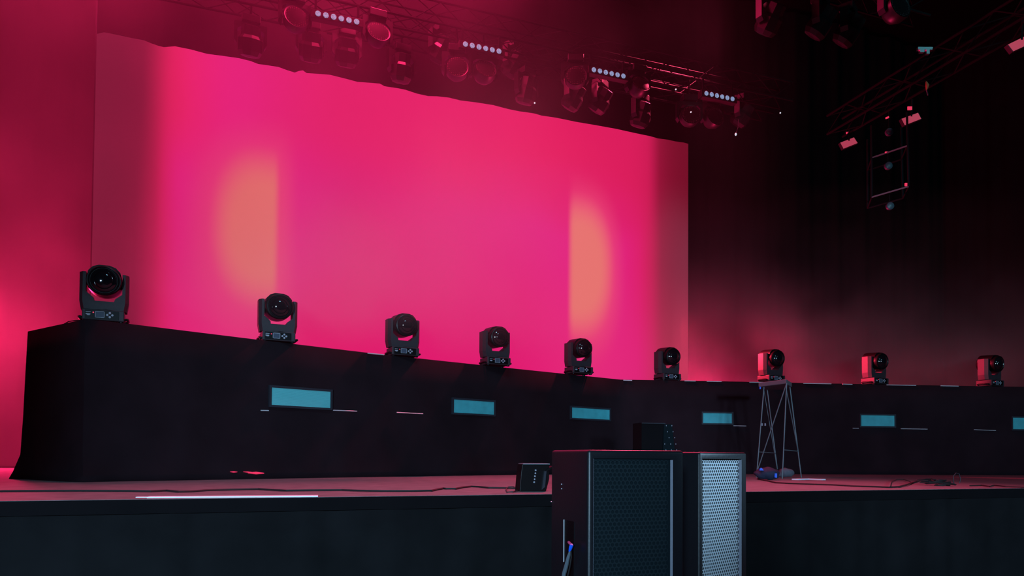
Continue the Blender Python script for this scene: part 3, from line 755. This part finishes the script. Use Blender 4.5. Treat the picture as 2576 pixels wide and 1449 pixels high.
# ------------------------------------------------------------------ dark case with perforated steel leg behind the loudspeaker
YC = 12.6
ct = at(1640, 1064, YC)
cs = empty('flight_case', (at(1650, 1100, YC).x, YC, DECK), TH * 0.6)
tag(cs, 'black case in the dark behind the loudspeakers, one corner of perforated steel', 'case')
hC = ct.z - DECK
MB().box((-0.26, 0.0, 0.0), (0.16, 0.4, hC)).build('case_body', 'cloth2', cs)
MB().box((-0.26, -0.012, hC - 0.012), (0.17, 0.41, hC)).build('top_edge', 'frame', cs)
pl_ = MB().prism([(0.13, hC - 0.02), (0.28, hC - 0.02), (0.385, 0.0), (0.10, 0.0)], -0.035, -0.005).build('perforated_plate', 'foam', cs)
def hole(px, py):
    o_ = cs.matrix_world
    return None
rows_ = [(1071, (1676, 1690)), (1086, (1679, 1693)), (1101, (1683, 1697)), (1117, (1672, 1687, 1700)), (1132, (1675, 1689, 1702))]
bpy.context.view_layer.update()
cn = cs.matrix_world.to_3x3() @ Vector((0, -1, 0)); cp0 = cs.matrix_world @ Vector((0, -0.035, 0)); cinv = cs.matrix_world.inverted()
rm = None
for py, xs in rows_:
    for px in xs:
        p = cinv @ onplane(px, py, cp0, cn)
        o = MB().lathe([(0.011, 0.0), (0.011, -0.005), (0.005, -0.008)], 'Y', 8, sx=0.55).build('rivet', 'panel', pl_); o.location = p
# ------------------------------------------------------------------ tall stand below the seventh head
S_t = [at(1912, 975, 13.7), at(1984, 974, 13.7)]
feet = {'fl': fl(1903, 1201), 'fr': fl(1968, 1204), 'bl': fl(1958, 1199.5), 'br': fl(2016, 1202)}
cen = sum(feet.values(), Vector()) / 4
topz = at(1950, 972, cen.y).z
stand = empty('tube_stand', (cen.x, cen.y, DECK)); tag(stand, 'tall thin-legged steel tube stand on the stage in front of the riser', 'stand')
def Ls(p): return p - stand.location
tops = {'fl': at(1922, 972, feet['fl'].y), 'fr': at(1979, 972, feet['fr'].y), 'bl': at(1930, 972, feet['bl'].y), 'br': at(1987, 972, feet['br'].y)}
for k in tops: tops[k].z = topz
for k in feet: MB().tube([Ls(feet[k]), Ls(tops[k])], 0.011, 8).build('leg', 'stand', stand, smooth=True)
def on_leg(k, t): return feet[k].lerp(tops[k], t)
MB().tube([Ls(on_leg('fl', 0.06)), Ls(on_leg('fr', 1.0)) * 1.0], 0.010, 6).build('brace', 'stand', stand)
MB().tube([Ls(on_leg('bl', 0.04)), Ls(on_leg('fl', 0.97))], 0.007, 6).build('brace', 'stand', stand)
MB().tube([Ls(on_leg('br', 0.30)), Ls(on_leg('fr', 0.93))], 0.009, 6).build('brace', 'stand', stand)
MB().tube([Ls(on_leg('fl', 0.28)), Ls(on_leg('bl', 0.27))], 0.010, 6).build('rung', 'stand', stand)
MB().tube([Ls(on_leg('fr', 0.30)), Ls(on_leg('br', 0.29))], 0.010, 6).build('rung', 'stand', stand)
tp = [Ls(at(1908, 972, feet['fl'].y)), Ls(at(1978, 975, feet['fr'].y)), Ls(at(1992, 972, feet['br'].y)), Ls(at(1975, 968, feet['bl'].y)), Ls(at(1925, 966, feet['bl'].y))]
hh = topz - DECK
MB().slab([(p.x, p.y) for p in tp], hh - 0.01, hh + 0.075).build('top_plate', 'stand', stand, bevel=0.012)
MB().box(Ls(on_leg('fl', 0.97)) + Vector((-0.09, -0.03, 0)), Ls(on_leg('fl', 0.97)) + Vector((-0.065, 0.0, 0.07))).build('blue_tab', 'blue', stand)
e = empty('wall_outlet', onface(1921, 1068, 0.035)[0], math.atan2(*(onface(1921, 1068)[1].yx))); tag(e, 'pair of tiny pale sockets on the riser front seen through the stand legs', 'outlet')
for s in (-0.042, 0.035): MB().box((s - 0.018, -0.012, -0.028), (s + 0.018, 0.0, 0.028)).build('socket', 'panel', e)

# bag with blue straps beneath
def blob(name, m_, c, sx_, sy_, sz_, seed, parent=None):
    bm = bmesh.new(); bmesh.ops.create_icosphere(bm, subdivisions=3, radius=1)
    rr = random.Random(seed); ph = [rr.random() * 6 for _ in range(6)]
    for v_ in bm.verts:
        p = v_.co.copy(); k = 1 + 0.10 * math.sin(3 * p.x + ph[0]) + 0.09 * math.sin(4 * p.y + ph[1]) * math.cos(3 * p.z + ph[2]) + 0.06 * math.sin(9 * p.x + 4 * p.z + ph[3])
        v_.co = Vector((p.x * sx_ * k, p.y * sy_ * k, max(-0.8, p.z) * sz_ * k))
    mnz = min(v_.co.z for v_ in bm.verts)
    for v_ in bm.verts: v_.co.z -= mnz
    me = bpy.data.meshes.new(name); bm.to_mesh(me); bm.free()
    for p in me.polygons: p.use_smooth = True
    me.materials.append(M[m_]); o = bpy.data.objects.new(name, me); COL.objects.link(o)
    if parent is not None: o.parent = parent
    o.location = c; return o
bc = fl(1930, 1207)
bag = blob('equipment_bag', 'bag', bc, 0.235, 0.16, 0.105, 3)
tag(bag, 'dark lumpy bag with bright blue straps under the tall stand', 'bag')
def bl_(px, py, dy=-0.13):
    p = at(px, py, bc.y + dy) - bc; return p
MB().prism([(-0.03, -0.01), (0.045, -0.01), (0.02, 0.02), (0.0, 0.035), (-0.02, 0.02)], -0.02, 0.02).build('blue_flap', 'blue', bag, loc=bl_(1914, 1182, -0.10))
MB().prism([(-0.022, -0.035), (0.02, -0.04), (0.024, 0.035), (-0.018, 0.035)], -0.012, 0.012).build('blue_strap', 'blue', bag, loc=bl_(1951, 1196, -0.165))
MB().tube([bl_(1918, 1184, -.05), bl_(1930, 1183, -.07), bl_(1942, 1184, -.07), bl_(1944, 1189, -.12)], 0.007, 6).build('carry_handle', 'cablegrey', bag)
gb = blob('cloth_bundle', 'greycloth', fl(1978, 1201), 0.14, 0.12, 0.10, 5); tag(gb, 'crumpled grey cloth bundle right of the blue-strapped bag', 'cloth')
# white paper, cable, heap
tape([(2000, 1207.5), (2030, 1206.6), (2072, 1208)], 0.12, 'paper_strip', 'white strip of paper on the stage floor right of the stand foot', 'paper', 'white', 0.022)
cp = [(1906, 1206), (1920, 1209), (1935, 1212), (1952, 1216), (1985, 1218), (2040, 1220), (2100, 1222), (2150, 1225), (2200, 1226.5), (2235, 1228), (2260, 1227), (2285, 1220), (2310, 1212), (2330, 1207), (2345, 1207), (2358, 1215), (2370, 1222)]
o = MB().tube([fl(x, y, 0.012) for x, y in cp], 0.011, 6).build('floor_cable', 'cable', smooth=True)
tag(o, 'black cable running from the bag to the tangle at the right', 'cable')
rr = random.Random(4)
hp = fl(2370, 1222)
e = empty('cable_tangle', hp); tag(e, 'untidy tangle of black cables on the stage floor at the right', 'cable')
for k in range(6):
    pts = []; r0 = rr.uniform(0.07, 0.20); ph = rr.random() * 6; cx = rr.uniform(-0.15, 0.15); cy = rr.uniform(-0.12, 0.25)
    for j in range(26):
        an = ph + j * 0.42; pts.append((cx + r0 * math.cos(an) * rr.uniform(0.85, 1.15), cy + 0.6 * r0 * math.sin(an) * rr.uniform(0.85, 1.1), 0.014 + 0.012 * k + 0.01 * math.sin(an * 1.7)))
    MB().tube(pts, 0.008, 6).build('cable_coil', 'cable', e, smooth=True)
pts = [(2403, 1222), (2398, 1212), (2398, 1198), (2405, 1190), (2413, 1192), (2416, 1204), (2414, 1216)]
o = MB().tube([at(x, y, hp.y + 0.05) for x, y in pts], 0.006, 8).build('cable_hoop', 'frame', smooth=True); tag(o, 'upright hoop of grey cable beside the tangle', 'cable')
pts = [(2240, 1225), (2243, 1214), (2256, 1208), (2275, 1208), (2290, 1213), (2292, 1219), (2280, 1224), (2262, 1227)]
o = MB().tube([fl(x, y, 0.012) for x, y in pts], 0.006, 6).build('cable_loop', 'cable', smooth=True); tag(o, 'thin wide loop of cable left of the tangle', 'cable')
pts = [(2440, 1224), (2470, 1223), (2490, 1226), (2500, 1223), (2530, 1226), (2580, 1228)]
o = MB().tube([fl(x, y, 0.012) for x, y in pts], 0.008, 6).build('floor_cable', 'cable', smooth=True); tag(o, 'black cable leaving the tangle towards the right edge', 'cable')

# ------------------------------------------------------------------ loudspeakers on the ground before the stage
ZS = 1.607
def grille_mesh(w, h, px_, hole_r, th=0.003):
    mb = MB(); rowh = px_ * math.sqrt(3) / 2; nr_ = int(h / rowh); nc_ = int(w / px_); hr = px_ / math.sqrt(3)
    for r_ in range(nr_):
        for c in range(nc_ - (r_ % 2)):
            cx = px_ * (c + 0.5 + 0.5 * (r_ % 2)); cz = h - rowh * (r_ + 0.5) - px_ * 0.1
            n = len(mb.v)
            for j in range(12):
                an = math.pi / 6 * j; a2 = an % (math.pi / 3)
                rad = px_ / 2 / math.cos(min(a2, math.pi / 3 - a2))
                mb.v.append(Vector((cx + rad * math.cos(an), 0, cz + rad * math.sin(an))))
            for rr_, yy in ((hole_r, 0), (hole_r, th)):
                for j in range(12):
                    an = math.pi / 6 * j; mb.v.append(Vector((cx + rr_ * math.cos(an), yy, cz + rr_ * math.sin(an))))
            for j in range(12):
                k = (j + 1) % 12
                mb.f.append([n + j, n + k, n + 12 + k, n + 12 + j]); mb.f.append([n + 12 + j, n + 12 + k, n + 24 + k, n + 24 + j])
    return mb
def speaker(loc, rz, label, gm, split=False):
    e = empty('loudspeaker', (loc[0], loc[1], 0.0), rz); tag(e, label, 'loudspeaker', 'loudspeakers in front of the stage')
    w, d_, h = 0.45, 0.37, ZS
    fw_ = 0.024; ft = 0.035
    bm = bmesh.new()
    o_ = [bm.verts.new(p) for p in ((0, 0, 0), (w, 0, 0), (w, 0, h), (0, 0, h), (0, d_, 0), (w, d_, 0), (w, d_, h), (0, d_, h))]
    for q in ((0, 1, 2, 3), (4, 5, 6, 7), (0, 4, 7, 3), (1, 2, 6, 5), (3, 7, 6, 2), (0, 1, 5, 4)): bm.faces.new([o_[k] for k in q])
    bmesh.ops.recalc_face_normals(bm, faces=bm.faces)
    bmesh.ops.bevel(bm, geom=list(bm.edges), offset=0.013, segments=4, profile=0.5, affect='EDGES', clamp_overlap=True)
    fr_ = max((f_ for f_ in bm.faces if f_.normal.y < -0.99), key=lambda f_: f_.calc_area())
    bmesh.ops.inset_individual(bm, faces=[fr_], thickness=0.004)
    for v_ in fr_.verts:
        v_.co.x = fw_ if v_.co.x < w / 2 else w - 0.058; v_.co.z = 0.03 if v_.co.z < h / 2 else h - ft
    ex = bmesh.ops.extrude_face_region(bm, geom=[fr_])
    for v_ in [g_ for g_ in ex['geom'] if isinstance(g_, bmesh.types.BMVert)]: v_.co.y += 0.03
    if fr_.is_valid: bm.faces.remove(fr_)
    me = bpy.data.meshes.new('cabinet'); bm.to_mesh(me); bm.free()
    for p in me.polygons: p.use_smooth = True
    me.set_sharp_from_angle(angle=R(50)); me.materials.append(M['cab'])
    cbo = bpy.data.objects.new('cabinet', me); COL.objects.link(cbo); cbo.parent = e
    gw = w - 0.058 - fw_ - 0.004; gh = h - ft - 0.04
    g = grille_mesh(gw - 0.002, gh, 0.0192, 0.0070).build('grille', gm, e); g.location = (fw_ + 0.004, 0.006, 0.034)
    MB().box((fw_, 0.013 if gm == 'grille_shaded' else 0.024, 0.03), (w - 0.058, 0.030, h - ft)).build('baffle', 'foam' if gm == 'grille_shaded' else 'cable', e)
    MB().box((fw_, 0.002, 0.03), (fw_ + 0.0018, 0.016, h - ft)).build('grille_edge', 'panel', e)
    MB().box((w - 0.0605, -0.002, 0.03), (w - 0.0585, 0.016, h - ft - 0.004)).build('grille_edge', 'panel', e)
    return e
s1 = speaker((0.305, 2.957), TH, 'near black loudspeaker with dark perforated grille and a cable on its side', 'grille_shaded')
s2 = speaker((0.962, 3.79), R(41.5), 'farther black loudspeaker turned right with grille coloured as brightly lit', 'grille_lit')
bpy.context.view_layer.update()
i1 = s1.matrix_world.inverted(); nS = s1.matrix_world.to_3x3() @ Vector((-1, 0, 0)); pS = s1.matrix_world @ Vector((0, 0, 0))
def onside(px, py, off=0.0): return i1 @ onplane(px, py, pS + nS * off, nS)
for px, py in ((1413, 1218), (1413, 1229.5), (1381 + 6, 1262)):
    p = onside(px, py); MB().lathe([(0.0022, 0.001), (0.0024, -0.002), (0.001, -0.003)], 'X', 8).build('screw', 'trim', s1, loc=p)
a, b2 = onside(1419.5, 1307), onside(1418, 1413)
MB().box((-0.004, a.y - 0.004, b2.z), (0.0, a.y, a.z)).build('socket_panel_edge', 'trim', s1)
MB().box((-0.002, a.y - 0.10, b2.z - 0.1), (0.001, a.y - 0.004, a.z)).build('socket_panel', 'head', s1)
# cable plugged into the side of the near loudspeaker
q0 = s1.matrix_world @ onside(1433, 1366, 0.0)
cab = empty('speaker_cable', q0); tag(cab, 'grey cable with a blue and pink plug hanging from the near loudspeaker side', 'cable')
def cw(px, py, off): return (s1.matrix_world @ onside(px, py, off)) - q0
MB().tube([cw(1431, 1364, 0.0), cw(1434, 1367, 0.02), cw(1438, 1371, 0.03)], 0.006, 8).build('plug_tip', 'pinkplug', cab, smooth=True)
MB().tube([cw(1438, 1371, 0.03), cw(1436, 1376, 0.031), cw(1433, 1387, 0.03)], [0.0075, 0.008, 0.005], 8).build('plug_sleeve', 'blue', cab, smooth=True)
MB().tube([cw(1434, 1386, 0.03), cw(1430, 1400, 0.03), cw(1424, 1425, 0.028), cw(1419, 1442, 0.026), cw(1414, 1475, 0.026)], [0.004, 0.007, 0.009, 0.009, 0.007], 8).build('cable', 'cablegrey', cab, smooth=True)
MB().tube([cw(1436, 1386, 0.034), cw(1437, 1402, 0.034), cw(1433, 1428, 0.03), cw(1428, 1450, 0.03), cw(1424, 1480, 0.03)], 0.003, 6).build('thin_cable', 'cable', cab, smooth=True)

# ------------------------------------------------------------------ haze
def haze(name, lo, hi, dens, xr, zr, nscale, label, seed, thr=(0.35, 0.7), col=(1, 1, 1), clear=False):
    c = (Vector(lo) + Vector(hi)) / 2; h = (Vector(hi) - Vector(lo)) / 2
    o = MB().box(-h, h).build(name, 'frame'); o.location = c
    mt = bpy.data.materials.new(name); mt.use_nodes = True; t = mt.node_tree; t.nodes.clear()
    out = t.nodes.new('ShaderNodeOutputMaterial'); sc_ = t.nodes.new('ShaderNodeVolumeScatter'); t.links.new(sc_.outputs[0], out.inputs['Volume'])
    sc_.inputs['Color'].default_value = (*col, 1)
    tc = t.nodes.new('ShaderNodeTexCoord'); sp = t.nodes.new('ShaderNodeSeparateXYZ'); t.links.new(tc.outputs['Object'], sp.inputs[0])
    nz = t.nodes.new('ShaderNodeTexNoise'); nz.inputs['Scale'].default_value = nscale; nz.inputs['Detail'].default_value = 2
    mp = t.nodes.new('ShaderNodeMapping'); mp.inputs['Location'].default_value = (seed, seed * 2, seed * 3); t.links.new(tc.outputs['Object'], mp.inputs[0]); t.links.new(mp.outputs[0], nz.inputs['Vector'])
    def mrange(src, a, b2, c0, c1):
        m_ = t.nodes.new('ShaderNodeMapRange'); m_.interpolation_type = 'SMOOTHSTEP'; t.links.new(src, m_.inputs[0])
        m_.inputs[1].default_value = a; m_.inputs[2].default_value = b2; m_.inputs[3].default_value = c0; m_.inputs[4].default_value = c1; return m_.outputs[0]
    def mul(a, b2):
        n = t.nodes.new('ShaderNodeMath'); n.operation = 'MULTIPLY'; t.links.new(a, n.inputs[0])
        if isinstance(b2, float): n.inputs[1].default_value = b2
        else: t.links.new(b2, n.inputs[1])
        return n.outputs[0]
    fx = mrange(sp.outputs[0], xr[0] - c.x, xr[1] - c.x, xr[2], xr[3])
    fz = mrange(sp.outputs[2], zr[0] - c.z, zr[1] - c.z, zr[2], zr[3])
    fn = mrange(nz.outputs[0], thr[0], thr[1], 0.25, 1.0)
    if clear:                               # no haze in front of the riser cloth
        mx_ = t.nodes.new('ShaderNodeMath'); mx_.operation = 'MAXIMUM'
        t.links.new(mrange(sp.outputs[2], 3.3 - c.z, 4.3 - c.z, 0, 1), mx_.inputs[0]); t.links.new(mrange(sp.outputs[0], -7.4 - c.x, -6.2 - c.x, 1, 0), mx_.inputs[1])
        fn = mul(fn, mx_.outputs[0])
    t.links.new(mul(mul(mul(fx, fz), fn), float(dens)), sc_.inputs['Density'])
    o.data.materials.clear(); o.data.materials.append(mt)
    tag(o, label, 'haze', kind='stuff'); return o
haze('haze', (-14.0, 10.9, 1.3), (4.5, 16.2, 14.5), 0.085, (-3.5, 2.8, 1.0, 0.02), (2.0, 9.0, 1.0, 0.9), 0.35, 'red lit stage haze drifting left of and before the screen', 1.3, clear=True)
haze('haze', (4.2, 18.3, 1.3), (17.0, 22.0, 8.5), 0.055, (4.5, 16.0, 1.0, 0.8), (3.4, 7.5, 1.0, 0.08), 0.42, 'thin dark red haze behind the riser right of the screen', 4.1, thr=(0.38, 0.62))
